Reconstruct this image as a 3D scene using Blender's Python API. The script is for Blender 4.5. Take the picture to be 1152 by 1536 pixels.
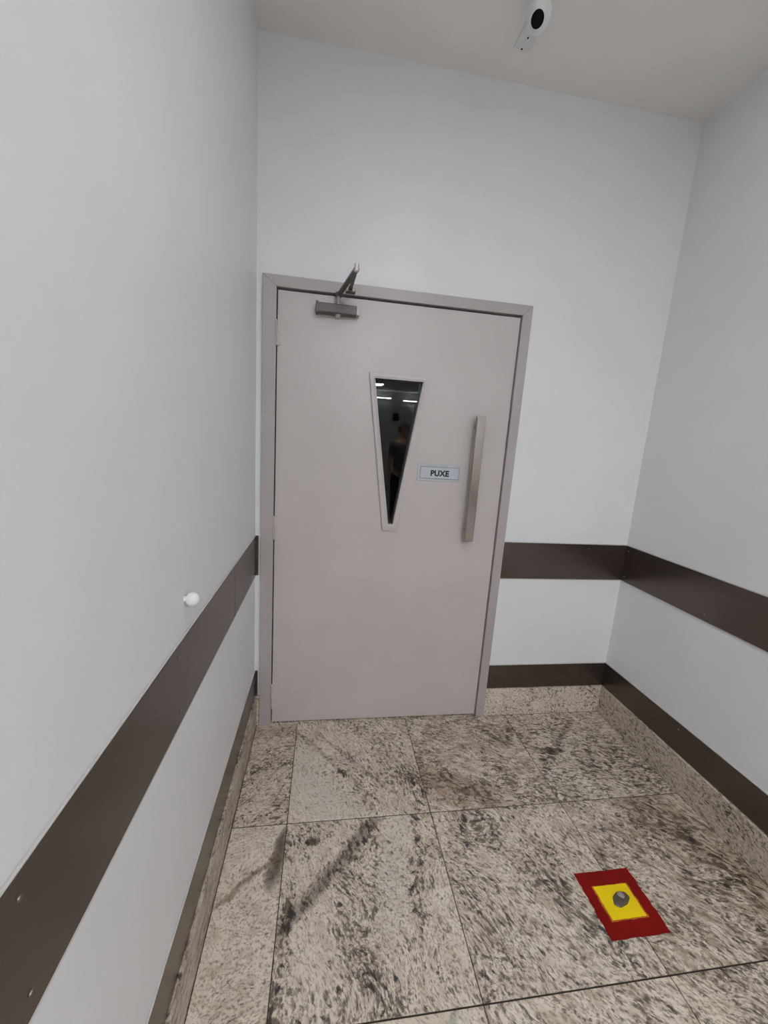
import bpy, bmesh, math, random
from mathutils import Vector, Matrix, Euler

for o in list(bpy.data.objects):
    bpy.data.objects.remove(o, do_unlink=True)
SC = bpy.context.scene
C = SC.collection

# ------------------------------------------------------------------ camera
cam = bpy.data.cameras.new('camera')
cam.sensor_fit = 'HORIZONTAL'
cam.sensor_width = 36.0
cam.lens = 594.709 * 36.0 / 1152.0
cam.clip_start = 0.02
cam_o = bpy.data.objects.new('camera', cam)
C.objects.link(cam_o)
cam_o.location = (0.2928, -1.9047, 1.5034)
cam_o.rotation_euler = (1.3889, -0.0640, -0.1411)
SC.camera = cam_o

# ------------------------------------------------------------------ world, exposure, lamp strengths
w = bpy.data.worlds.new('world')
SC.world = w
w.use_nodes = True
w.node_tree.nodes['Background'].inputs[0].default_value = (0, 0, 0, 1)
w.node_tree.nodes['Background'].inputs[1].default_value = 0.0
SC.view_settings.view_transform = 'Standard'
SC.view_settings.look = 'None'
SC.view_settings.gamma = 1.0
SC.view_settings.use_curve_mapping = False
SC.view_settings.exposure = 0.0
PANEL_LIGHT = 33.5
PANEL_COLOUR = (0.975, 0.99, 1.015)

# ------------------------------------------------------------------ dimensions
XL, XR, ZC = -0.027, 1.952, 3.0248       # left wall, right wall, ceiling
YE = -5.6                                # the passage opens into a wider hall here
HX, HY = 4.6, -11.2                      # hall: right wall, end wall
FX, FZ = 1.2272, 2.16                    # door frame: outer right edge, top
U0, U1 = 0.8143, 1.0128                  # upper wall guard
L0, L1 = 0.1625, 0.3044                  # lower wall guard
TX = [XL, 0.195, 0.775, 1.355, XR]
TY = [0.0 - 0.57 * k for k in range(11)]

# ------------------------------------------------------------------ materials
def nm(name):
    m = bpy.data.materials.new(name)
    m.use_nodes = True
    nt = m.node_tree
    nt.nodes.clear()
    out = nt.nodes.new('ShaderNodeOutputMaterial')
    b = nt.nodes.new('ShaderNodeBsdfPrincipled')
    nt.links.new(b.outputs[0], out.inputs[0])
    return m, nt, b

def N(nt, kind, **kw):
    n = nt.nodes.new('ShaderNode' + kind)
    for k, v in kw.items():
        if k.startswith('i_'):
            n.inputs[k[2:]].default_value = v
        else:
            setattr(n, k, v)
    return n

def ramp(nt, src, stops):
    r = nt.nodes.new('ShaderNodeValToRGB')
    el = r.color_ramp.elements
    while len(el) < len(stops):
        el.new(0.5)
    for e, (p, c) in zip(el, stops):
        e.position = p
        e.color = (c, c, c, 1) if isinstance(c, (int, float)) else (*c, 1)
    nt.links.new(src, r.inputs[0])
    return r.outputs[0]

def mix(nt, f, a, b, blend='MIX'):
    n = nt.nodes.new('ShaderNodeMix')
    n.data_type = 'RGBA'
    n.blend_type = blend
    for s, v in ((0, f), (6, a), (7, b)):
        if hasattr(v, 'links'):
            nt.links.new(v, n.inputs[s])
        elif isinstance(v, (int, float)):
            n.inputs[s].default_value = v
        else:
            n.inputs[s].default_value = (*v, 1)
    return n.outputs[2]

def math_n(nt, op, a, b=0.0, c=None, clamp=False):
    n = nt.nodes.new('ShaderNodeMath')
    n.operation = op
    n.use_clamp = clamp
    for s, v in ((0, a), (1, b), (2, c)):
        if v is None:
            continue
        if hasattr(v, 'links'):
            nt.links.new(v, n.inputs[s])
        else:
            n.inputs[s].default_value = v
    return n.outputs[0]

def noise(nt, vec, scale, detail=3, rough=0.5, dist=0.0):
    n = N(nt, 'TexNoise')
    n.inputs['Scale'].default_value = scale
    n.inputs['Detail'].default_value = detail
    n.inputs['Roughness'].default_value = rough
    n.inputs['Distortion'].default_value = dist
    nt.links.new(vec, n.inputs['Vector'])
    return n.outputs['Fac']

def paint(name, col, rough, var=0.04, bump=0.04, bscale=140.0, spec=0.5, blotch=2.2):
    m, nt, b = nm(name)
    tc = N(nt, 'TexCoord').outputs['Object']
    n1 = noise(nt, tc, blotch, 4, 0.6)
    dark = tuple(c * (1 - var) for c in col)
    lite = tuple(min(1, c * (1 + var * 0.5)) for c in col)
    nt.links.new(ramp(nt, n1, [(0.3, dark), (0.7, lite)]), b.inputs['Base Color'])
    n2 = noise(nt, tc, 5.0, 3, 0.6)
    nt.links.new(math_n(nt, 'MULTIPLY_ADD', n2, 0.12, rough - 0.06), b.inputs['Roughness'])
    b.inputs['Specular IOR Level'].default_value = spec
    bp = N(nt, 'Bump')
    bp.inputs['Strength'].default_value = bump
    bp.inputs['Distance'].default_value = 0.004
    nt.links.new(noise(nt, tc, bscale, 2, 0.5), bp.inputs['Height'])
    nt.links.new(bp.outputs[0], b.inputs['Normal'])
    return m

def metal(name, col, rough, stretch=(2.0, 2.0, 220.0), var=0.25, metallic=1.0, aniso=0.0):
    m, nt, b = nm(name)
    tc = N(nt, 'TexCoord').outputs['Object']
    mp = N(nt, 'Mapping')
    mp.inputs['Scale'].default_value = stretch
    nt.links.new(tc, mp.inputs['Vector'])
    n1 = noise(nt, mp.outputs[0], 3.0, 3, 0.6)
    n0 = noise(nt, tc, 3.5, 3, 0.55)
    f = math_n(nt, 'MULTIPLY_ADD', n1, 0.5, math_n(nt, 'MULTIPLY', n0, 0.5))
    nt.links.new(ramp(nt, f, [(0.3, tuple(c * (1 - var) for c in col)), (0.7, tuple(c * (1 + var) for c in col))]), b.inputs['Base Color'])
    nt.links.new(math_n(nt, 'MULTIPLY_ADD', n1, 0.07, rough - 0.035), b.inputs['Roughness'])
    b.inputs['Metallic'].default_value = metallic
    return m

def flat(name, col, rough=0.5, metallic=0.0, spec=0.5):
    m, nt, b = nm(name)
    tc = N(nt, 'TexCoord').outputs['Object']
    n1 = noise(nt, tc, 30.0, 3, 0.6)
    nt.links.new(ramp(nt, n1, [(0.3, tuple(c * 0.92 for c in col)), (0.7, tuple(min(1, c * 1.05) for c in col))]), b.inputs['Base Color'])
    b.inputs['Roughness'].default_value = rough
    b.inputs['Metallic'].default_value = metallic
    b.inputs['Specular IOR Level'].default_value = spec
    return m

def granite(name, ang=0.0, seed=0.0, dens=0.0, stretch=0.34, warm=0.3, fine=1.0, veins=(), rust=None, pale=None, dim=1.0, axes='XY'):
    """Beige granite with dark biotite flecks drawn out along one direction; veins are (x, y, angle, half width, length, colour, noise)
    in the slab's own coordinates."""
    m, nt, b = nm(name)
    tc = N(nt, 'TexCoord').outputs['Object']
    if axes == 'YZ':
        rr = N(nt, 'Mapping'); rr.inputs['Rotation'].default_value = (0, math.pi / 2, math.pi / 2)
        nt.links.new(tc, rr.inputs['Vector']); base = rr.outputs[0]
    elif axes == 'XZ':
        rr = N(nt, 'Mapping'); rr.inputs['Rotation'].default_value = (math.pi / 2, 0, 0)
        nt.links.new(tc, rr.inputs['Vector']); base = rr.outputs[0]
    else:
        base = tc
    mp = N(nt, 'Mapping')
    mp.inputs['Rotation'].default_value = (0, 0, -ang)
    mp.inputs['Location'].default_value = (seed * 3.17, seed * 1.93, seed * 0.71)
    nt.links.new(base, mp.inputs['Vector'])
    # bend the grain a little so that it flows
    wob = N(nt, 'TexNoise'); wob.inputs['Scale'].default_value = 3.2; wob.inputs['Detail'].default_value = 2
    nt.links.new(mp.outputs[0], wob.inputs['Vector'])
    va = N(nt, 'VectorMath', operation='MULTIPLY_ADD')
    nt.links.new(wob.outputs['Color'], va.inputs[0])
    va.inputs[1].default_value = (0.16, 0.16, 0.0)
    nt.links.new(mp.outputs[0], va.inputs[2])
    sc = N(nt, 'Mapping'); sc.inputs['Scale'].default_value = (min(1.0, stretch + 0.16), 1, 1)
    nt.links.new(va.outputs[0], sc.inputs['Vector'])
    g = sc.outputs[0]
    sep = N(nt, 'SeparateXYZ'); nt.links.new(base, sep.inputs[0])
    X, Y = sep.outputs[0], sep.outputs[1]
    wn = noise(nt, base, 9.0, 5, 0.68)
    def band(x0, y0, a, hw, ln, wob_amp):
        ca, sa = math.cos(a), math.sin(a)
        dx = math_n(nt, 'SUBTRACT', X, x0); dy = math_n(nt, 'SUBTRACT', Y, y0)
        along = math_n(nt, 'MULTIPLY_ADD', dx, ca, math_n(nt, 'MULTIPLY', dy, sa))
        across = math_n(nt, 'MULTIPLY_ADD', dx, -sa, math_n(nt, 'MULTIPLY', dy, ca))
        across = math_n(nt, 'ADD', across, math_n(nt, 'MULTIPLY', math_n(nt, 'SUBTRACT', wn, 0.5), wob_amp))
        d1 = math_n(nt, 'DIVIDE', math_n(nt, 'ABSOLUTE', across), hw)
        d2 = math_n(nt, 'DIVIDE', math_n(nt, 'ABSOLUTE', along), ln)
        d = math_n(nt, 'ADD', math_n(nt, 'POWER', d1, 2.0), math_n(nt, 'POWER', d2, 4.0))
        return ramp(nt, d, [(0.0, 1.0), (1.0, 0.0)])
    boost = None
    tints = []
    for (x0, y0, a, hw, ln, c, amp, k) in veins:
        bm_ = band(x0, y0, a, hw, ln, amp)
        if c is not None:
            tints.append((bm_, c, abs(k)))
        kk = math_n(nt, 'MULTIPLY', bm_, k * (0.09 if c is not None else 0.11))
        boost = kk if boost is None else math_n(nt, 'ADD', boost, kk)
    big = noise(nt, mp.outputs[0], 5.0, 3, 0.6, 0.6)
    off = math_n(nt, 'MULTIPLY', math_n(nt, 'SUBTRACT', big, 0.5), 0.28)
    if boost is not None:
        off = math_n(nt, 'ADD', off, boost)
    if dens:
        off = math_n(nt, 'ADD', off, dens)
    n1 = math_n(nt, 'ADD', noise(nt, g, 92.0 * fine, 4, 0.66, 0.3), off)
    n2 = math_n(nt, 'MULTIPLY_ADD', off, 0.5, noise(nt, g, 170.0 * fine, 3, 0.6, 0.2))
    n3 = math_n(nt, 'ADD', noise(nt, g, 64.0 * fine, 4, 0.66, 0.4), off)
    n4 = noise(nt, mp.outputs[0], 3.4, 3, 0.6)
    lite = mix(nt, n4, (0.79 * dim, 0.685 * dim, 0.54 * dim), (0.79 * dim, 0.735 * dim, 0.66 * dim))
    tanm = ramp(nt, noise(nt, g, 34.0, 4, 0.68), [(0.42, 0.0), (0.62, 1.0)])
    lite = mix(nt, math_n(nt, 'MULTIPLY', tanm, warm), lite, (0.37, 0.255, 0.155))
    for bm_, c, k in tints:
        lite = mix(nt, math_n(nt, 'MULTIPLY', bm_, k), lite, c)
    col = mix(nt, ramp(nt, n2, [(0.48, 0.0), (0.62, 0.70)]), lite, (0.27, 0.205, 0.145))
    col = mix(nt, ramp(nt, n1, [(0.53, 0.0), (0.63, 0.88)]), col, (0.115, 0.090, 0.070))
    col = mix(nt, ramp(nt, n3, [(0.605, 0.0), (0.675, 0.92)]), col, (0.032, 0.028, 0.026))
    nt.links.new(col, b.inputs['Base Color'])
    nt.links.new(math_n(nt, 'MULTIPLY_ADD', n2, 0.12, 0.24), b.inputs['Roughness'])
    b.inputs['Specular IOR Level'].default_value = 0.42
    return m

M = {}
M['wall'] = paint('wall_paint', (0.812, 0.822, 0.842), 0.40, 0.03, 0.05, 160.0)
M['ceiling'] = paint('ceiling_paint', (0.90, 0.885, 0.86), 0.75, 0.04, 0.05, 120.0, 0.3)
M['door'] = paint('door_enamel', (0.575, 0.530, 0.522), 0.34, 0.05, 0.05, 60.0, 0.5, 3.0)
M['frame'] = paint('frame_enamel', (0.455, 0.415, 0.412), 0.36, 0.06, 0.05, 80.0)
M['guard'] = metal('brushed_bronze_steel', (0.135, 0.108, 0.094), 0.25, (0.8, 0.8, 45.0), 0.12, 0.78)
M['caulk'] = flat('grey_sealant', (0.58, 0.56, 0.54), 0.7)
M['steel'] = metal('brushed_steel', (0.37, 0.33, 0.295), 0.22, (60.0, 60.0, 1.0), 0.15)
M['screw'] = flat('screw_steel', (0.20, 0.18, 0.165), 0.45, 0.7)
M['closer'] = flat('closer_grey', (0.115, 0.103, 0.098), 0.40, 0.2)
M['closer_cap'] = flat('closer_cap_grey', (0.50, 0.48, 0.47), 0.4, 0.2)
M['arm'] = flat('arm_metal', (0.20, 0.18, 0.165), 0.35, 0.85)
M['arm_tip'] = flat('arm_tip_metal', (0.62, 0.60, 0.58), 0.3, 0.6)
M['gap'] = flat('dark_gap', (0.03, 0.028, 0.027), 0.9)
M['plate'] = flat('plate_grey', (0.50, 0.52, 0.545), 0.35, 0.0)
M['plate_in'] = flat('plate_blue_grey', (0.53, 0.575, 0.63), 0.3, 0.0)
M['plate_rim'] = flat('plate_rim', (0.20, 0.22, 0.25), 0.5)
M['ink'] = flat('black_ink', (0.012, 0.012, 0.014), 0.5)
M['white_plastic'] = flat('white_plastic', (0.86, 0.86, 0.86), 0.35)
M['cam_white'] = flat('camera_white', (0.82, 0.83, 0.82), 0.4)
M['black_gloss'] = flat('black_lens', (0.004, 0.004, 0.005), 0.55, 0.0, 0.15)
M['hole'] = flat('black_hole', (0.01, 0.01, 0.01), 0.8)
M['bracket'] = flat('bracket_plastic', (0.80, 0.80, 0.785), 0.5)
M['grout'] = flat('dark_grout', (0.055, 0.045, 0.037), 0.9)
M['red'] = paint('red_floor_paint', (0.24, 0.008, 0.005), 0.6, 0.2, 0.1, 90.0, 0.12, 9.0)
M['yellow'] = paint('yellow_floor_paint', (0.98, 0.72, 0.008), 0.55, 0.10, 0.1, 90.0, 0.2, 9.0)
M['orange'] = paint('paint_overlap', (0.55, 0.155, 0.012), 0.5, 0.2, 0.1, 90.0, 0.4, 20.0)
M['scuff'] = flat('grey_worn_metal', (0.13, 0.105, 0.075), 0.35, 0.3)
M['stud_highlight'] = flat('stud_highlight_metal', (0.42, 0.39, 0.36), 0.3, 0.6)
M['dark_paint'] = paint('dim_room_paint', (0.22, 0.22, 0.22), 0.7)
M['fixture'] = flat('fixture_white', (0.8, 0.8, 0.8), 0.5)
M['notice'] = flat('black_notice', (0.02, 0.02, 0.02), 0.5)

def emitter(name, strength):
    m, nt, b = nm(name)
    b.inputs['Base Color'].default_value = (0.8, 0.8, 0.8, 1)
    b.inputs['Emission Color'].default_value = (*PANEL_COLOUR, 1)
    b.inputs['Emission Strength'].default_value = strength
    return m
M['panel'] = emitter('lit_diffuser', PANEL_LIGHT)

def glass_mat():
    m, nt, b = nm('window_glass')
    b.inputs['Base Color'].default_value = (0.45, 0.48, 0.48, 1)
    b.inputs['Transmission Weight'].default_value = 1.0
    b.inputs['Roughness'].default_value = 0.0
    b.inputs['IOR'].default_value = 1.5
    return m
M['glass'] = glass_mat()

# ------------------------------------------------------------------ mesh helpers
def obj(name, bm, mat, parent=None, smooth=False, **props):
    me = bpy.data.meshes.new(name)
    bmesh.ops.recalc_face_normals(bm, faces=bm.faces)
    bm.to_mesh(me)
    bm.free()
    me.materials.append(M[mat] if isinstance(mat, str) else mat)
    if smooth:
        for p in me.polygons:
            p.use_smooth = True
    o = bpy.data.objects.new(name, me)
    C.objects.link(o)
    if parent:
        o.parent = parent
    for k, v in props.items():
        o[k] = v
    return o

def tag(o, label, cat, group=None, kind=None):
    o['label'] = label
    o['category'] = cat
    if group:
        o['group'] = group
    if kind:
        o['kind'] = kind
    return o

def struct(o, label, cat=None):
    o['kind'] = 'structure'
    o['label'] = label
    if cat:
        o['category'] = cat
    return o

def empty(name, loc=(0, 0, 0)):
    o = bpy.data.objects.new(name, None)
    o.empty_display_size = 0.05
    o.location = loc
    C.objects.link(o)
    return o

def add_box(bm, a, b, bevel=0.0, seg=1):
    lo = [min(p, q) for p, q in zip(a, b)]
    hi = [max(p, q) for p, q in zip(a, b)]
    r = bmesh.ops.create_cube(bm, size=1.0)
    vs = r['verts']
    for v in vs:
        v.co = Vector([lo[i] + (v.co[i] + 0.5) * (hi[i] - lo[i]) for i in range(3)])
    if bevel > 0:
        es = list({e for v in vs for e in v.link_edges})
        bmesh.ops.bevel(bm, geom=es, offset=bevel, segments=seg, affect='EDGES', profile=0.7)
    return bm

def box(a, b, bevel=0.0, seg=1):
    return add_box(bmesh.new(), a, b, bevel, seg)

def add_prism(bm, poly, y0, y1):
    """poly: list of (x, z), extruded along y"""
    f = [bm.verts.new((x, y0, z)) for x, z in poly]
    g = [bm.verts.new((x, y1, z)) for x, z in poly]
    n = len(poly)
    bm.faces.new(f)
    bm.faces.new(g[::-1])
    for i in range(n):
        bm.faces.new((f[i], g[i], g[(i + 1) % n], f[(i + 1) % n]))
    return bm

def prism(poly, y0, y1):
    return add_prism(bmesh.new(), poly, y0, y1)

def add_ring(bm, outer, inner, y0, y1, yi=None):
    """a frame of len(outer) mitred sides between outer and inner outlines, (x, z); yi: front of the inner edge"""
    yi = y0 if yi is None else yi
    n = len(outer)
    of = [bm.verts.new((x, y0, z)) for x, z in outer]
    nf = [bm.verts.new((x, yi, z)) for x, z in inner]
    ob = [bm.verts.new((x, y1, z)) for x, z in outer]
    nb = [bm.verts.new((x, y1, z)) for x, z in inner]
    for i in range(n):
        j = (i + 1) % n
        bm.faces.new((of[i], of[j], nf[j], nf[i]))
        bm.faces.new((ob[i], nb[i], nb[j], ob[j]))
        bm.faces.new((of[i], ob[i], ob[j], of[j]))
        bm.faces.new((nf[i], nf[j], nb[j], nb[i]))
    return bm

def add_cyl(bm, p, q, r, n=16, r2=None):
    p, q = Vector(p), Vector(q)
    d = q - p
    rot = d.to_track_quat('Z', 'Y').to_matrix().to_4x4()
    bmesh.ops.create_cone(bm, cap_ends=True, segments=n, radius1=r, radius2=r if r2 is None else r2, depth=d.length,
                          matrix=Matrix.Translation((p + q) / 2) @ rot)
    return bm

def cyl(p, q, r, n=16, r2=None):
    return add_cyl(bmesh.new(), p, q, r, n, r2)

def lathe(profile, n=32):
    """profile: (radius, height) along local z"""
    bm = bmesh.new()
    rings = []
    for r, h in profile:
        if r < 1e-6:
            rings.append([bm.verts.new((0, 0, h))])
        else:
            rings.append([bm.verts.new((r * math.cos(2 * math.pi * k / n), r * math.sin(2 * math.pi * k / n), h)) for k in range(n)])
    for a, b in zip(rings, rings[1:]):
        for k in range(n):
            l = (k + 1) % n
            if len(a) == 1 and len(b) > 1:
                bm.faces.new((a[0], b[k], b[l]))
            elif len(b) == 1 and len(a) > 1:
                bm.faces.new((a[k], a[l], b[0]))
            elif len(a) > 1:
                bm.faces.new((a[k], a[l], b[l], b[k]))
    return bm

def add_bar(bm, p, q, wid, hgt, up=(0, 0, 1), bevel=0.0):
    """a rectangular bar from p to q"""
    p, q = Vector(p), Vector(q)
    d = (q - p).normalized()
    s = d.cross(Vector(up)).normalized()
    u = s.cross(d).normalized()
    vs = []
    for e in (p, q):
        for i, j in ((-1, -1), (1, -1), (1, 1), (-1, 1)):
            vs.append(bm.verts.new(e + s * i * wid / 2 + u * j * hgt / 2))
    fs = [(0, 1, 2, 3), (7, 6, 5, 4)] + [(i, i + 4, (i + 1) % 4 + 4, (i + 1) % 4) for i in range(4)]
    nf = [bm.faces.new([vs[i] for i in f]) for f in fs]
    if bevel:
        bmesh.ops.bevel(bm, geom=list({e for f in nf for e in f.edges}), offset=bevel, segments=2, affect='EDGES', profile=0.7)
    return bm

# ------------------------------------------------------------------ the setting: shell
T = 0.16
bw = bmesh.new()
add_box(bw, (XL - T, 0, -0.1), (0.004, T, ZC + 0.1))
add_box(bw, (FX - 0.004, 0, -0.1), (XR + T, T, ZC + 0.1))
add_box(bw, (0.004, 0, FZ - 0.004), (FX - 0.004, T, ZC + 0.1))
struct(obj('wall_back', bw, 'wall'), 'white painted wall around the grey door', 'wall')
struct(obj('wall_left', box((XL - T, HY, -0.1), (XL, 0, ZC + 0.1)), 'wall'), 'long white painted wall along the left side', 'wall')
bw = bmesh.new()
add_box(bw, (XR, YE, -0.1), (XR + T, 0, ZC + 0.1))
struct(obj('wall_right', bw, 'wall'), 'white painted wall on the right of the door corner', 'wall')
bw = bmesh.new()
add_box(bw, (XR + T, YE, -0.1), (HX + T, YE + T, ZC + 0.1))
add_box(bw, (HX, HY, -0.1), (HX + T, YE, ZC + 0.1))
struct(obj('wall_hall', bw, 'wall'), 'white wall of the hall behind the viewer', 'wall')
struct(obj('wall_front', box((XL - T, HY - T, -0.1), (HX + T, HY, ZC + 0.1)), 'wall'), 'far white end wall of the hall behind the viewer', 'wall')
bw = bmesh.new()
add_box(bw, (XL, YE, ZC), (XR, 0, ZC + 0.1))
add_box(bw, (XL, HY, ZC), (HX, YE, ZC + 0.1))
struct(obj('ceiling', bw, 'ceiling'), 'plain white painted ceiling above the door corner', 'ceiling')
bw = bmesh.new()
add_box(bw, (XL, HY, -0.1), (HX, YE, -0.004))
add_box(bw, (XL, YE, -0.1), (XR, 0, -0.004))
add_box(bw, (0.0, 0, -0.1), (FX, T, -0.004))
floor = struct(obj('floor', bw, 'grout'), 'floor of speckled beige granite tiles in a square grid', 'floor')

# granite slabs: every tile is cut from another stone, so grain and direction change at the joints
PUR = (0.20, 0.165, 0.165)
BLK = (0.03, 0.027, 0.028)
BRN = (0.36, 0.22, 0.13)
PALE = (0.68, 0.625, 0.55)
R = math.radians
GREY = (0.30, 0.26, 0.25)
GR = {
    (0, 0): granite('granite_a', R(15), 1.0, 0.0, 0.6, 0.55, 1.0, [(0.12, -0.05, R(5), 0.06, 0.2, BRN, 0.05, 0.35), (0.1, -0.27, R(12), 0.04, 0.16, None, 0.06, 0.6)]),
    (1, 0): granite('granite_b', R(-62), 2.3, -0.01, 0.40, 0.45, 1.0, [(0.10, -0.40, R(-55), 0.14, 0.40, PALE, 0.10, -0.8),
             (0.46, -0.22, R(-68), 0.09, 0.40, None, 0.12, 0.6), (0.14, -0.22, R(-50), 0.014, 0.42, (0.33, 0.25, 0.19), 0.05, 0.4), (0.31, -0.30, R(-48), 0.016, 0.40, (0.36, 0.25, 0.17), 0.08, 0.4)]),
    (2, 0): granite('granite_c', R(-22), 3.1, 0.02, 0.36, 0.8, 1.05, [(0.12, -0.44, R(-25), 0.10, 0.26, BRN, 0.1, 0.5)]),
    (3, 0): granite('granite_d', R(-14), 4.7, 0.03, 0.30, 0.4, 1.05, [(0.10, -0.27, R(-4), 0.028, 0.13, None, 0.03, 0.9), (0.22, -0.20, R(42), 0.022, 0.28, None, 0.06, 0.6)]),
    (0, 1): granite('granite_e', R(5), 5.2, -0.06, 0.6, 0.45, 0.8, [(0.188, -0.12, R(80), 0.034, 0.13, BLK, 0.09, 0.9), (0.1, -0.19, R(40), 0.014, 0.18, (0.25, 0.17, 0.10), 0.06, 0.7)]),
    (1, 1): granite('granite_f', R(-66), 6.6, -0.01, 0.5, 0.35, 0.85, [(0.19, -0.17, R(46), 0.030, 0.36, (0.27, 0.225, 0.22), 0.05, 0.8), (0.02, -0.42, R(85), 0.03, 0.28, None, 0.06, 0.8),
             (0.40, -0.17, R(75), 0.07, 0.24, (0.66, 0.62, 0.585), 0.08, -0.45), (0.48, -0.17, R(80), 0.04, 0.24, None, 0.08, 0.8), (0.27, -0.47, R(-60), 0.06, 0.2, None, 0.08, 0.7), (0.10, -0.08, 0, 0.018, 0.03, BLK, 0.02, 1.0)]),
    (2, 1): granite('granite_g', R(-52), 7.4, 0.015, 0.40, 0.45, 0.85, [(0.2, -0.10, R(-72), 0.05, 0.16, None, 0.08, 0.4), (0.42, -0.42, R(-55), 0.07, 0.26, None, 0.1, 0.35)]),
    (3, 1): granite('granite_h', R(-38), 8.9, 0.02, 0.36, 0.8, 0.9, [(0.47, -0.2, R(-50), 0.14, 0.40, (0.40, 0.28, 0.18), 0.12, 0.5), (0.44, -0.20, R(-40), 0.022, 0.05, BLK, 0.04, 1.0)]),
    (0, 2): granite('granite_i', R(5), 9.3, -0.02, 0.5, 0.4, 0.8),
    (1, 2): granite('granite_j', R(-60), 10.1, -0.09, 0.4, 0.3, 0.8, [(0.46, -0.06, R(55), 0.016, 0.1, (0.30, 0.33, 0.28), 0.03, 0.6)]),
    (2, 2): granite('granite_k', R(-50), 11.5, 0.0, 0.40, 0.6, 0.8),
    (3, 2): granite('granite_l', R(-45), 12.2, 0.03, 0.40, 0.5, 0.8),
}
keys = list(GR)
J = 0.0019
SK = 0.014
for r in range(10):
    for c in range(4):
        x0, x1 = TX[c], TX[c + 1]
        y1, y0 = TY[r], TY[r + 1]
        if c == 0: x0 = XL + SK + 0.0006
        if c == 3: x1 = XR - SK - 0.0006
        if r == 0: y1 = -SK - 0.0006
        mt = GR[(c, r)] if r < 3 else GR[keys[(r * 5 + c * 3) % len(keys)]]
        t = obj('granite_tile', box((J * 0.75, -(y1 - y0) + J * 1.35, -0.02), (x1 - x0 - J * 0.75, -J * 1.35, 0.0), 0.0010), mt, floor)
        t.location = (x0, y1, 0)
# threshold strip below the door leaf and the far hall
t = obj('granite_tile', box((0.0, -0.0130, -0.02), (FX, T, 0.0), 0.001), GR[(2, 2)], floor)
nx, ny = 8, 10
for i in range(nx):
    for j in range(ny):
        x0 = XL + (HX - XL) * i / nx; x1 = XL + (HX - XL) * (i + 1) / nx
        y1 = TY[10] + (HY - TY[10]) * j / ny; y0 = TY[10] + (HY - TY[10]) * (j + 1) / ny
        t = obj('granite_tile', box((J, y0 - y1 + J, -0.02), (x1 - x0 - J, -J, 0.0), 0.001), GR[keys[(i * 7 + j * 5) % len(keys)]], floor)
        t.location = (x0, y1, 0)

# granite skirting
SK = 0.014
gs_b = granite('granite_skirting_back', R(55), 21.0, -0.02, 0.6, 0.3, 0.9, axes='XZ')
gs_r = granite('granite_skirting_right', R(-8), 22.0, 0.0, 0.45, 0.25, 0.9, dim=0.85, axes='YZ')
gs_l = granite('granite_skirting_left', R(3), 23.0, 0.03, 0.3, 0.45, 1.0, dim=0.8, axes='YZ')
struct(obj('baseboard_back', box((FX + 0.001, -SK, -0.003), (XR, 0, L0), 0.0015), gs_b), 'low granite skirting slab between door frame and right corner', 'baseboard')
struct(obj('baseboard_corner', box((XL, -SK, -0.003), (-0.002, 0, L0), 0.0015), gs_b), 'sliver of granite skirting between left wall and door frame', 'baseboard')
struct(obj('baseboard_right', box((XR - SK, YE, -0.003), (XR, -SK, L0), 0.0015), gs_r), 'granite skirting along the right wall under the dark guard', 'baseboard')
struct(obj('baseboard_left', box((XL, YE, -0.003), (XL + SK, -SK, L0), 0.0015), gs_l), 'granite skirting along the left wall under the dark guard', 'baseboard')

# ------------------------------------------------------------------ dark metal wall guards
G = 0.005
def screw(parent, p, axis):
    p = Vector(p); a = Vector(axis)
    bm = bmesh.new()
    add_cyl(bm, p - a * 0.001, p + a * 0.0018, 0.0042, 12, 0.0030)
    obj('screw', bm, 'screw', parent, label='small steel screw head')

def guard(a, b, label, normal, screws, bead):
    """one strip: body, a bead of grey sealant along the top edge (and bottom), screw heads"""
    o = tag(obj('wall_guard', box(a, b, 0.0012), 'guard'), label, 'wall guard', 'dark metal wall guards')
    z0, z1 = min(a[2], b[2]), max(a[2], b[2])
    lo = [min(p, q) for p, q in zip(a, b)]; hi = [max(p, q) for p, q in zip(a, b)]
    for z, s, on in ((z1, 1, bead[0]), (z0, -1, bead[1])):
        if not on:
            continue
        bm = bmesh.new()
        h = 0.0045
        add_box(bm, (lo[0] , lo[1], z), (hi[0], hi[1], z + s * h), 0.0012)
        obj('sealant_bead', bm, 'caulk', o, label='thin grey sealant bead')
    for p in screws:
        screw(o, p, normal)
    return o

ZS1, ZS0 = 0.987, 0.843
xs = (1.258, 1.722)
guard((FX + 0.001, -G, U0), (XR - 0.0005, 0, U1), 'upper dark metal wall guard between door frame and right corner', (0, -1, 0), [(x, -G, z) for x in xs for z in (ZS1, ZS0)], (1, 1))
guard((FX + 0.001, -G, L0 + 0.001), (XR - 0.0005, 0, L1), 'lower dark metal wall guard on granite skirting beside the door frame', (0, -1, 0), [(1.722, -G, 0.275)], (1, 0))
ys = [-0.027 - 0.4785 * k for k in range(11)]
guard((XR - G, YE, U0), (XR, -G - 0.0005, U1), 'upper dark metal wall guard running along the right wall', (-1, 0, 0), [(XR - G, y, z) for y in ys for z in (ZS1, ZS0)], (1, 1))
guard((XR - G, YE, L0 + 0.001), (XR, -G - 0.0005, L1), 'lower dark metal wall guard running along the right wall', (-1, 0, 0), [(XR - G, y, 0.275) for y in ys[1:]], (1, 0))
guard((XL, -0.456, U0), (XL + G, -G - 0.0005, U1), 'short piece of upper wall guard on the left wall near the door', (1, 0, 0), [(XL + G, -0.03, z) for z in (ZS1, ZS0)], (1, 1))
ysl = [-0.535 - 0.485 * k for k in range(10)]
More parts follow.
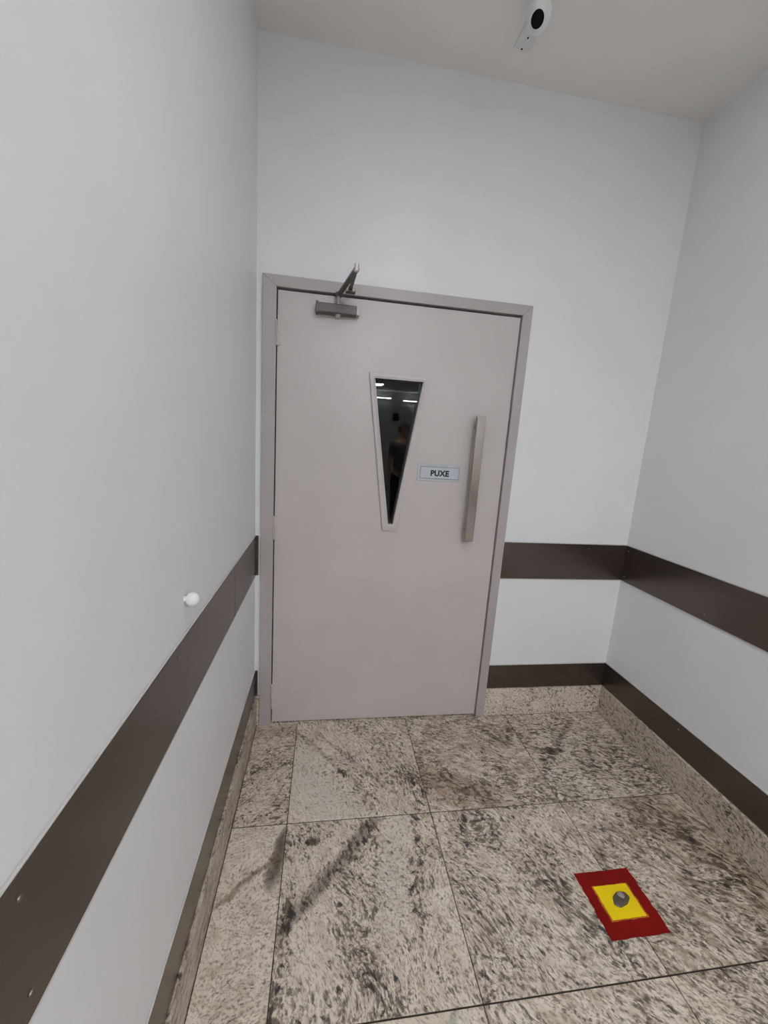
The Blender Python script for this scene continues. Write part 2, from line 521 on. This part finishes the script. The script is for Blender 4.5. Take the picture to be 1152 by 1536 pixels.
guard((XL, YE, U0), (XL + G, -0.458, U1), 'long broad upper dark wall guard along the left wall', (1, 0, 0), [(XL + G, y, z) for y in ysl for z in (ZS1 - 0.004, ZS0 + 0.004)], (1, 1))
guard((XL, YE, L0 + 0.001), (XL + G, -G - 0.0005, L1), 'lower dark wall guard along the left wall near the floor', (1, 0, 0), [(XL + G, y, 0.275) for y in ysl], (1, 0))
guard((XL + 0.0005, -G, U0), (-0.011, 0, U1), 'tiny upright stub of upper guard between left wall and door frame', (0, -1, 0), [], (0, 0))
guard((XL + 0.0005, -G, L0 + 0.001), (-0.011, 0, L1), 'tiny stub of lower guard between left wall and door frame', (0, -1, 0), [], (0, 0))

# ------------------------------------------------------------------ door frame
FY0, FY1 = -0.018, 0.13
IX0, IX1, IZ = 0.058, 1.181, 2.114
fr = struct(empty('trim_1', (0.6, 0, 0)), 'taupe painted metal frame around the grey door', 'door frame')
def fpart(name, bm):
    o = obj(name, bm, 'frame', fr)
    o.location = (-0.6, 0, 0)
    return o
def bev(bm, off=0.0025):
    bmesh.ops.bevel(bm, geom=[e for e in bm.edges], offset=off, segments=2, affect='EDGES', profile=0.7)
    return bm
fpart('jamb', bev(prism([(0, 0), (IX0, 0), (IX0, IZ), (0, FZ)], FY0, FY1)))
fpart('jamb', bev(prism([(IX1, 0), (FX, 0), (FX, FZ), (IX1, IZ)], FY0, FY1)))
fpart('head', bev(prism([(IX0, IZ), (IX1, IZ), (FX, FZ), (0, FZ)], FY0, FY1)))
sb = bmesh.new()
add_box(sb, (IX0, 0.048, 0), (IX0 + 0.016, FY1, IZ))
add_box(sb, (IX1 - 0.016, 0.048, 0), (IX1, FY1, IZ))
add_box(sb, (IX0, 0.048, IZ - 0.016), (IX1, FY1, IZ))
o = obj('door_stop', sb, 'gap', fr); o.location = (-0.6, 0, 0)

# ------------------------------------------------------------------ door leaf with a tapered window
door = struct(empty('door_1', (0.62, 0.02, 0)), 'pale greige painted door with a narrow tapered window', 'door')
DOFF = Vector((-0.62, -0.02, 0))
def dpart(name, bm, mat, parent=None, smooth=False, **kw):
    o = obj(name, bm, mat, parent or door, smooth, **kw)
    if parent is None:
        o.location = DOFF
    return o
LX0, LX1, LZ0, LZ1 = 0.0625, 1.1775, 0.007, 2.106
LY0, LY1 = -0.004, 0.044
WO = [(0.475, 1.800), (0.749, 1.800), (0.652, 1.060), (0.582, 1.060)]   # window frame, outer
WI = [(0.502, 1.776), (0.729, 1.776), (0.630, 1.094), (0.607, 1.094)]   # window frame, inner
WH = [(0.495, 1.783), (0.736, 1.783), (0.636, 1.085), (0.601, 1.085)]   # hole in the leaf
bm = bmesh.new()
add_ring(bm, [(LX0, LZ1), (LX1, LZ1), (LX1, LZ0), (LX0, LZ0)], WH, LY0, LY1)
bmesh.ops.bevel(bm, geom=[e for e in bm.edges if all(abs(v.co.x - LX0) < 1e-5 or abs(v.co.x - LX1) < 1e-5 or abs(v.co.z - LZ1) < 1e-5 for v in e.verts)
                          and all(abs(v.co.y - LY0) < 1e-5 for v in e.verts)], offset=0.0015, segments=1, affect='EDGES')
dpart('leaf', bm, 'door')
bm = bmesh.new()
add_ring(bm, WO, WI, LY0 - 0.013, LY0 + 0.001, LY0 - 0.016)
bmesh.ops.bevel(bm, geom=[e for e in bm.edges if all(abs(v.co.y - (LY0 - 0.013)) < 1e-5 for v in e.verts)], offset=0.002, segments=2, affect='EDGES')
wf = dpart('window_frame', bm, 'door')
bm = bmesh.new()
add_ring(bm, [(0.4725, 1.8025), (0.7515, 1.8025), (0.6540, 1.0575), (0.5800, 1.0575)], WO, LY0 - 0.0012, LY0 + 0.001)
obj('frame_shadow_line', bm, 'frame', wf)  # darker ring painted in as the shadow line around the window frame
def lerp_poly(P, Q, t):
    return [(a + (c - a) * t, b + (d - b) * t) for (a, b), (c, d) in zip(P, Q)]
bm = bmesh.new()
add_ring(bm, lerp_poly(WO, WI, 0.72), WI, LY0 - 0.018, LY0 + 0.0095, LY0 - 0.013)
obj('glazing_bead', bm, 'door', wf)
bm = bmesh.new()
add_ring(bm, WO, WI, LY1 - 0.001, LY1 + 0.006)
obj('back_frame', bm, 'door', wf)
dpart('glass_pane', prism(lerp_poly(WI, WH, 0.6), 0.006, 0.012), 'glass', label='dark reflecting glass')

# hinges
for z0, z1 in ((1.878, 1.983), (0.999, 1.114), (0.094, 0.229)):
    h = dpart('hinge', box((0.0575, -0.011, z0), (0.074, LY0 + 0.001, z1), 0.001), 'door')
    bm = bmesh.new()
    for k in range(3):
        a = z0 + (z1 - z0) * k / 3 + 0.0006
        add_cyl(bm, (0.0585, -0.0145, a), (0.0585, -0.0145, z0 + (z1 - z0) * (k + 1) / 3 - 0.0006), 0.0058, 14)
    obj('knuckle', bm, 'frame', h)

# pull handle: flat-fronted square bar on two posts
hx0, hx1 = 0.992, 1.034
bm = box((hx0, -0.068, 1.027), (hx1, -0.046, 1.637), 0.0025, 2)
ph = dpart('pull_handle', bm, 'steel', label='brushed steel pull bar')
for z in (1.075, 1.590):
    obj('handle_post', cyl((1.013, -0.047, z), (1.013, LY0 + 0.001, z), 0.010, 16), 'steel', ph)
obj('end_cap', box((hx0 + 0.001, -0.0672, 1.6365), (hx1 - 0.001, -0.0468, 1.6400), 0.001), 'arm_tip', ph)  # bright cap put in for the reflection at the bar's top

# PUXE sign plate
sp = dpart('sign_plate', box((0.736, LY0 - 0.0025, 1.315), (0.958, LY0 + 0.0005, 1.400), 0.0008), 'plate', label='small sign plate reading PUXE')
obj('sign_border', box((0.7505, LY0 - 0.0034, 1.3265), (0.9485, LY0 - 0.002, 1.3855)), 'plate_rim', sp)
obj('sign_face', box((0.7528, LY0 - 0.0050, 1.3288), (0.9462, LY0 - 0.003, 1.3832), 0.0005), 'plate_in', sp)
def lettering(txt, x0, x1, z0, z1, y):
    cu = bpy.data.curves.new('lettering', 'FONT')
    cu.body = txt
    cu.extrude = 0.0
    cu.offset = 0.045
    cu.space_character = 1.05
    to = bpy.data.objects.new('lettering_curve', cu)
    C.objects.link(to)
    bpy.context.view_layer.update()
    dg = bpy.context.evaluated_depsgraph_get()
    me = bpy.data.meshes.new_from_object(to.evaluated_get(dg))
    bpy.data.objects.remove(to, do_unlink=True)
    xs_ = [v.co.x for v in me.vertices]; ys_ = [v.co.y for v in me.vertices]
    ax, bx, ay, by = min(xs_), max(xs_), min(ys_), max(ys_)
    for v in me.vertices:
        u, t_ = (v.co.x - ax) / (bx - ax), (v.co.y - ay) / (by - ay)
        v.co = Vector((x0 + u * (x1 - x0), y, z0 + t_ * (z1 - z0)))
    me.materials.clear()
    me.materials.append(M['ink'])
    o = bpy.data.objects.new('lettering', me)
    C.objects.link(o)
    return o
lt = lettering('PUXE', 0.803, 0.897, 1.3395, 1.3695, LY0 - 0.0054)
lt.parent = sp
lt['label'] = 'black capital letters PUXE'

# overhead closer: body on the leaf, folded double arm reaching out to the elbow and back to the frame head
cz0, cz1 = 2.024, 2.062
bm = box((0.236, -0.052, cz0), (0.402, LY0 + 0.001, cz1), 0.006, 3)
dc = dpart('door_closer', bm, 'closer', label='dark grey door closer body')
obj('end_cap', box((0.226, -0.054, cz0 - 0.003), (0.2375, LY0 + 0.001, cz1 + 0.004), 0.003, 2), 'closer', dc)
obj('end_cap', box((0.4005, -0.050, cz0 + 0.001), (0.414, LY0 + 0.001, cz1 - 0.001), 0.003, 2), 'closer_cap', dc)
obj('pinion_cap', cyl((0.321, -0.027, cz0 - 0.009), (0.321, -0.027, cz0 + 0.002), 0.010, 20, 0.014), 'closer_cap', dc)
obj('spindle', cyl((0.321, -0.027, cz1 - 0.002), (0.321, -0.027, 2.108), 0.008, 16), 'closer_cap', dc)
bm = bmesh.new()
E = Vector((0.379, -0.300, 2.113))
add_bar(bm, (0.319, -0.014, 2.104), E + Vector((0.001, -0.004, 0.0)), 0.020, 0.009, bevel=0.002)
add_cyl(bm, (0.321, -0.027, 2.096), (0.321, -0.027, 2.114), 0.0135, 20)
obj('main_arm', bm, 'arm', dc)
bm = bmesh.new()
add_bar(bm, E + Vector((0, 0, 0.008)), (0.371, -0.030, 2.130), 0.015, 0.007, bevel=0.0015)
add_cyl(bm, (0.371, -0.034, 2.120), (0.371, -0.034, 2.142), 0.009, 16)
obj('fore_arm', bm, 'arm', dc)
bm = bmesh.new()
add_cyl(bm, E + Vector((0, 0, -0.008)), E + Vector((0, 0, 0.017)), 0.0095, 16)
obj('elbow_pin', bm, 'arm_tip', dc, label='bright elbow joint of closer arm')
obj('frame_shoe', box((0.352, -0.048, 2.117), (0.392, FY0 + 0.001, 2.124), 0.002), 'arm', dc)
bm = bmesh.new()
add_box(bm, (0.350, -0.0215, 2.117), (0.394, FY0 + 0.001, 2.142), 0.0015)
obj('shoe_plate', bm, 'arm', dc)

# unlit room on the other side of the door
bm = bmesh.new()
bx0, bx1, by0, by1 = XL - 0.6, XR + 0.6, T, 3.2
add_box(bm, (bx0 - 0.1, by0, -0.1), (bx0, by1, ZC)); add_box(bm, (bx1, by0, -0.1), (bx1 + 0.1, by1, ZC))
add_box(bm, (bx0 - 0.1, by1, -0.1), (bx1 + 0.1, by1 + 0.1, ZC)); add_box(bm, (bx0 - 0.1, by0, ZC), (bx1 + 0.1, by1 + 0.1, ZC + 0.1))
add_box(bm, (bx0 - 0.1, by0, -0.1), (bx1 + 0.1, by1 + 0.1, -0.002))
struct(obj('wall_beyond', bm, 'dark_paint'), 'unlit room seen as black through the door window', 'wall')

# ------------------------------------------------------------------ red and yellow floor marking
mk = tag(empty('floor_marking', (1.345, -0.948, 0)), 'red painted rectangle with yellow centre on the granite floor', 'floor marking')
rnd = random.Random(4)
def ragged(x0, x1, y0, y1, z0, z1, amp, n=14):
    """a thin coat of paint with slightly ragged long edges, around (1.345, -0.948)"""
    pts = []
    for k in range(n + 1):
        pts.append((x0 + (x1 - x0) * k / n, y0 + rnd.uniform(-amp, amp) * 0.5))
    for k in range(1, n):
        pts.append((x1 + rnd.uniform(-amp, amp), y0 + (y1 - y0) * k / n))
    for k in range(n + 1):
        pts.append((x1 - (x1 - x0) * k / n, y1 + rnd.uniform(-amp, amp) * 0.5))
    for k in range(1, n):
        pts.append((x0 + rnd.uniform(-amp, amp), y1 - (y1 - y0) * k / n))
    bm = bmesh.new()
    a = [bm.verts.new((x - 1.345, y + 0.948, z0)) for x, y in pts]
    b = [bm.verts.new((x - 1.345, y + 0.948, z1)) for x, y in pts]
    bm.faces.new(a[::-1]); bm.faces.new(b)
    for k in range(len(a)):
        l = (k + 1) % len(a)
        bm.faces.new((a[k], a[l], b[l], b[k]))
    return bm
obj('red_field', ragged(1.237, 1.450, -1.047, -0.850, 0.0, 0.0007, 0.0025, 18), 'red', mk, label='dark red paint')
obj('orange_edge', ragged(1.273, 1.411, -1.001, -0.896, 0.0005, 0.0010, 0.0022), 'orange', mk, label='orange smeared edge')
obj('yellow_centre', ragged(1.279, 1.405, -0.997, -0.898, 0.0008, 0.0013, 0.0010), 'yellow', mk, label='bright yellow paint')
# worn round stud in the yellow field
bm = lathe([(0.0240, 0.0), (0.0236, 0.0015), (0.0210, 0.0035), (0.0150, 0.0055), (0.0080, 0.0065), (0.0, 0.0068)], 28)
for v in bm.verts:
    a = math.atan2(v.co.y, v.co.x)
    k = 1 + 0.04 * math.sin(3 * a + 1.0) + 0.03 * math.sin(7 * a)
    v.co.x, v.co.y = k * (v.co.x * 1.24 + v.co.y * 0.76), k * (-v.co.x * 0.12 + v.co.y * 0.94)
sd = obj('floor_stud', bm, 'scuff', None, True)
sd.location = (1.352, -0.943, 0.0012)
tag(sd, 'small round worn grey-brown stud in the middle of the yellow paint', 'stud')
bm = lathe([(0.0125, 0.0), (0.011, 0.0020), (0.006, 0.0032), (0.0, 0.0036)], 18)
o = obj('highlight_top', bm, 'stud_highlight', sd, True); o.location = (0.006, 0.008, 0.0045)  # paler cap paints the bright highlight on top of the stud

# ------------------------------------------------------------------ white door stop on the left wall
ds = tag(empty('door_stop_knob', (XL, -0.962, 1.100)), 'small round white knob sticking out of the left wall above the guard', 'door stop')
def wallpart(name, bm, mat):
    o = obj(name, bm, mat, ds, True)
    o.rotation_euler = (0, math.pi / 2, 0)
    return o
wallpart('base', lathe([(0.0, 0.0), (0.0070, 0.0), (0.0070, 0.002), (0.0062, 0.004), (0.0060, 0.008), (0.0, 0.008)], 24), 'white_plastic')
prof = [(0.0168 * math.sin(math.pi * k / 14), 0.0188 - 0.0160 * math.cos(math.pi * k / 14)) for k in range(15)]
prof[0] = (0.0, prof[0][1]); prof[-1] = (0.0, prof[-1][1])
wallpart('ball', lathe(prof, 28), 'white_plastic')

# ------------------------------------------------------------------ small camera under the ceiling
PC = Vector((0.985, -0.205, ZC))
sc = tag(empty('security_camera', PC), 'white egg-shaped security camera with black face under the ceiling', 'security camera')
obj('mount_plate', box((-0.033, -0.060, -0.0045), (0.033, 0.060, 0.0), 0.0015), 'bracket', sc, label='pale plastic mounting plate')
for p in ((-0.001, 0.055), (0.001, 0.010)):
    obj('screw_hole', cyl((p[0], p[1] - 0.0, -0.0056), (p[0], p[1], -0.0035), 0.0034, 12), 'hole', sc, label='dark screw hole')
HC = Vector((0.9555, -0.3445, 2.955)) - PC
look = Vector((-0.36, -0.62, -0.70)).normalized()
bm = bmesh.new()
add_bar(bm, (-0.004, -0.045, -0.002), (-0.010, -0.075, -0.040), 0.026, 0.014, up=(1, 0, 0), bevel=0.003)
add_cyl(bm, (-0.010, -0.070, -0.036), HC - look * 0.015, 0.010, 16)
obj('bracket_arm', bm, 'cam_white', sc)
# egg body, wide end up; local z is the viewing direction
def egg(n=40, rings=18):
    bm = bmesh.new()
    rows = []
    for i in range(rings + 1):
        t = math.pi * i / rings
        r, h = math.sin(t), math.cos(t)
        row = []
        for k in range(n):
            a = 2 * math.pi * k / n
            x, y = r * math.cos(a), r * math.sin(a)
            row.append(bm.verts.new((x * 0.041 * (1 + 0.04 * y), y * 0.045, h * (0.034 if h > 0 else 0.030))))
        rows.append(row)
    for a, b in zip(rows, rows[1:]):
        for k in range(n):
            l = (k + 1) % n
            bm.faces.new((a[k], a[l], b[l], b[k]))
    bmesh.ops.remove_doubles(bm, verts=bm.verts, dist=1e-5)
    return bm
up = Vector((0.0, -0.35, 1.0))
zax = look; xax = up.cross(zax).normalized(); yax = zax.cross(xax).normalized()
rm = Matrix((xax, yax, zax)).transposed().to_4x4()
def headpart(name, bm, mat, **kw):
    o = obj(name, bm, mat, sc, True, **kw)
    o.matrix_local = Matrix.Translation(HC) @ rm
    return o
headpart('housing', egg(), 'cam_white')
bm = lathe([(0.0, 0.0352), (0.010, 0.0350), (0.018, 0.0338), (0.0212, 0.0318), (0.0212, 0.015)], 40)
for v in bm.verts:
    v.co.y = v.co.y * 1.04 - 0.004
headpart('face', bm, 'black_gloss', label='black oval front')
bm = lathe([(0.0212, 0.015), (0.0212, 0.0325), (0.0222, 0.0333), (0.0236, 0.0320), (0.0245, 0.015)], 40)
for v in bm.verts:
    v.co.y = v.co.y * 1.04 - 0.004
headpart('rim', bm, 'white_plastic', label='white rim around the black front')

# ------------------------------------------------------------------ ceiling light fixtures of the passage and hall
def panel_light(x, y, sx, sy, label):
    e = tag(empty('ceiling_light', (x, y, ZC)), label, 'ceiling light', 'ceiling lights of the passage')
    obj('housing', box((-sx / 2 - 0.02, -sy / 2 - 0.02, -0.050), (sx / 2 + 0.02, sy / 2 + 0.02, 0), 0.004), 'fixture', e)
    obj('diffuser', box((-sx / 2, -sy / 2, -0.056), (sx / 2, sy / 2, -0.048), 0.002), 'panel', e)
panel_light(0.78, -1.65, 0.25, 0.25, 'small square ceiling light just above the viewer')
panel_light(0.92, -4.45, 0.70, 1.20, 'large ceiling light mirrored as a sheen on the door')
panel_light(1.66, -9.45, 0.24, 0.50, 'ceiling light mirrored at the top of the door window')
def wall_tube(x, z, ln, label):
    e = tag(empty('tube_light', (x, HY, z)), label, 'tube light', 'tube lights on the end wall')
    obj('housing', box((-ln / 2 - 0.03, 0, -0.03), (ln / 2 + 0.03, 0.05, 0.03), 0.004), 'fixture', e)
    obj('tube', cyl((-ln / 2, 0.065, 0), (ln / 2, 0.065, 0), 0.018, 16), 'panel', e)
wall_tube(2.02, 2.80, 0.55, 'short tube light mirrored in the left of the door window')
wall_tube(3.0, 2.76, 0.60, 'short tube light mirrored in the right of the door window')
ns = tag(obj('wall_notice', box((2.40, HY, 2.13), (2.60, HY + 0.02, 2.36), 0.002), 'notice'), 'dark square notice mirrored in the door window', 'notice')

# ------------------------------------------------------------------ the person whose reflection shows in the door window
def skin(name, verts, edges, radii, mat, parent, sub=1):
    me = bpy.data.meshes.new(name)
    me.from_pydata(verts, edges, [])
    o = bpy.data.objects.new(name, me)
    C.objects.link(o)
    o.parent = parent
    o.modifiers.new('Skin', 'SKIN')
    sv = me.skin_vertices[0].data
    for k, r_ in enumerate(radii):
        sv[k].radius = (r_, r_) if isinstance(r_, (int, float)) else r_
    sv[0].use_root = True
    o.modifiers['Skin'].use_smooth_shade = True
    ss = o.modifiers.new('Subdivision', 'SUBSURF')
    ss.levels = ss.render_levels = sub
    me.materials.append(M[mat])
    return o

M['skin'] = flat('skin', (0.26, 0.13, 0.075), 0.5)  # skin and top coloured darker so the figure looks backlit
M['hair'] = flat('dark_hair', (0.012, 0.010, 0.009), 0.5)
M['shirt'] = flat('dark_top', (0.035, 0.028, 0.026), 0.8)
M['trousers'] = flat('black_trousers', (0.010, 0.010, 0.011), 0.8)
M['shoe'] = flat('black_shoe', (0.015, 0.014, 0.014), 0.5)
pe = tag(empty('person', (1.60, -4.9, 0.0)), 'person in dark top and black trousers, mirrored dimly in the door window', 'person')
V = [(0, 0, 0.96), (0, 0.005, 1.12), (0, 0.0, 1.34), (0, -0.01, 1.46), (0, 0.0, 1.54), (0, 0.012, 1.62), (0, 0.015, 1.70), (0, 0.005, 1.755)]
Ed = [(k, k + 1) for k in range(7)]
Ra = [(0.15, 0.11), (0.13, 0.10), (0.15, 0.105), (0.09, 0.075), (0.052, 0.052), (0.068, 0.080), (0.076, 0.092), (0.055, 0.068)]
for sx in (-1, 1):
    b0 = len(V)
    V += [(sx * 0.165, -0.005, 1.43), (sx * 0.215, -0.01, 1.17), (sx * 0.235, 0.06, 0.93), (sx * 0.235, 0.085, 0.865)]
    Ra += [0.055, 0.042, 0.028, (0.018, 0.034)]
    Ed += [(3, b0), (b0, b0 + 1), (b0 + 1, b0 + 2), (b0 + 2, b0 + 3)]
    for q, (dy, ln) in enumerate(((-0.026, 0.060), (-0.009, 0.074), (0.009, 0.080), (0.026, 0.070))):
        c0 = len(V)
        V += [(sx * 0.233, 0.092 + dy, 0.835), (sx * 0.228, 0.100 + dy, 0.835 - ln * 0.5), (sx * 0.214, 0.106 + dy, 0.835 - ln)]
        Ra += [0.009, 0.0085, 0.007]
        Ed += [(b0 + 3, c0), (c0, c0 + 1), (c0 + 1, c0 + 2)]
    c0 = len(V)
    V += [(sx * 0.222, 0.122, 0.885), (sx * 0.212, 0.140, 0.850)]
    Ra += [0.010, 0.008]
    Ed += [(b0 + 2, c0), (c0, c0 + 1)]
    b0 = len(V)
    V += [(sx * 0.095, 0.0, 0.86), (sx * 0.10, 0.01, 0.50), (sx * 0.105, -0.015, 0.10), (sx * 0.11, 0.02, 0.045), (sx * 0.12, 0.14, 0.035)]
    Ra += [0.085, 0.058, 0.040, 0.040, 0.030]
    Ed += [(0, b0), (b0, b0 + 1), (b0 + 1, b0 + 2), (b0 + 2, b0 + 3), (b0 + 3, b0 + 4)]
skin('body', V, Ed, Ra, 'skin', pe, 2)
# top with sleeves to the elbow
V2 = [(0, 0, 0.90), (0, 0.005, 1.14), (0, 0.0, 1.34), (0, -0.01, 1.47)]
Ed2 = [(0, 1), (1, 2), (2, 3)]
Ra2 = [(0.185, 0.145), (0.155, 0.125), (0.172, 0.130), (0.105, 0.09)]
for sx in (-1, 1):
    b0 = len(V2)
    V2 += [(sx * 0.165, -0.005, 1.435), (sx * 0.205, -0.01, 1.22)]
    Ra2 += [0.072, 0.060]
    Ed2 += [(3, b0), (b0, b0 + 1)]
skin('top', V2, Ed2, Ra2, 'shirt', pe, 2)
V3 = [(0, 0, 1.00)]
Ed3, Ra3 = [], [(0.165, 0.125)]
for sx in (-1, 1):
    b0 = len(V3)
    V3 += [(sx * 0.095, 0.0, 0.84), (sx * 0.10, 0.01, 0.50), (sx * 0.105, -0.01, 0.12)]
    Ra3 += [0.105, 0.080, 0.066]
    Ed3 += [(0, b0), (b0, b0 + 1), (b0 + 1, b0 + 2)]
skin('trousers', V3, Ed3, Ra3, 'trousers', pe, 2)
for sx in (-1, 1):
    bm = bmesh.new()
    bmesh.ops.create_uvsphere(bm, u_segments=20, v_segments=12, radius=1.0)
    for v in bm.verts:
        v.co = Vector((sx * 0.115 + v.co.x * 0.055, 0.065 + v.co.y * 0.145, max(0.0, 0.040 + v.co.z * (0.055 if v.co.y < 0 else 0.042))))
    obj('shoe', bm, 'shoe', pe, True)
bm = bmesh.new()
bmesh.ops.create_uvsphere(bm, u_segments=24, v_segments=16, radius=1.0)
for v in bm.verts:
    d = v.co.copy()
    if d.y > 0.55 and d.z < 0.15:
        d *= 0.72
    v.co = Vector((d.x * 0.098, -0.012 + d.y * 0.112, 1.705 + d.z * (0.105 if d.z > 0 else 0.125)))
obj('hair', bm, 'hair', pe, True)
for sx in (-1, 1):
    bm = bmesh.new()
    bmesh.ops.create_uvsphere(bm, u_segments=10, v_segments=8, radius=0.011, matrix=Matrix.Translation((sx * 0.030, 0.095, 1.675)))
    obj('eye', bm, 'hair', pe, True)
obj('nose', cyl((0, 0.085, 1.675), (0, 0.120, 1.640), 0.006, 10, 0.013), 'skin', pe, True)
obj('mouth', box((-0.022, 0.085, 1.607), (0.022, 0.098, 1.616), 0.003, 2), 'shirt', pe, True)
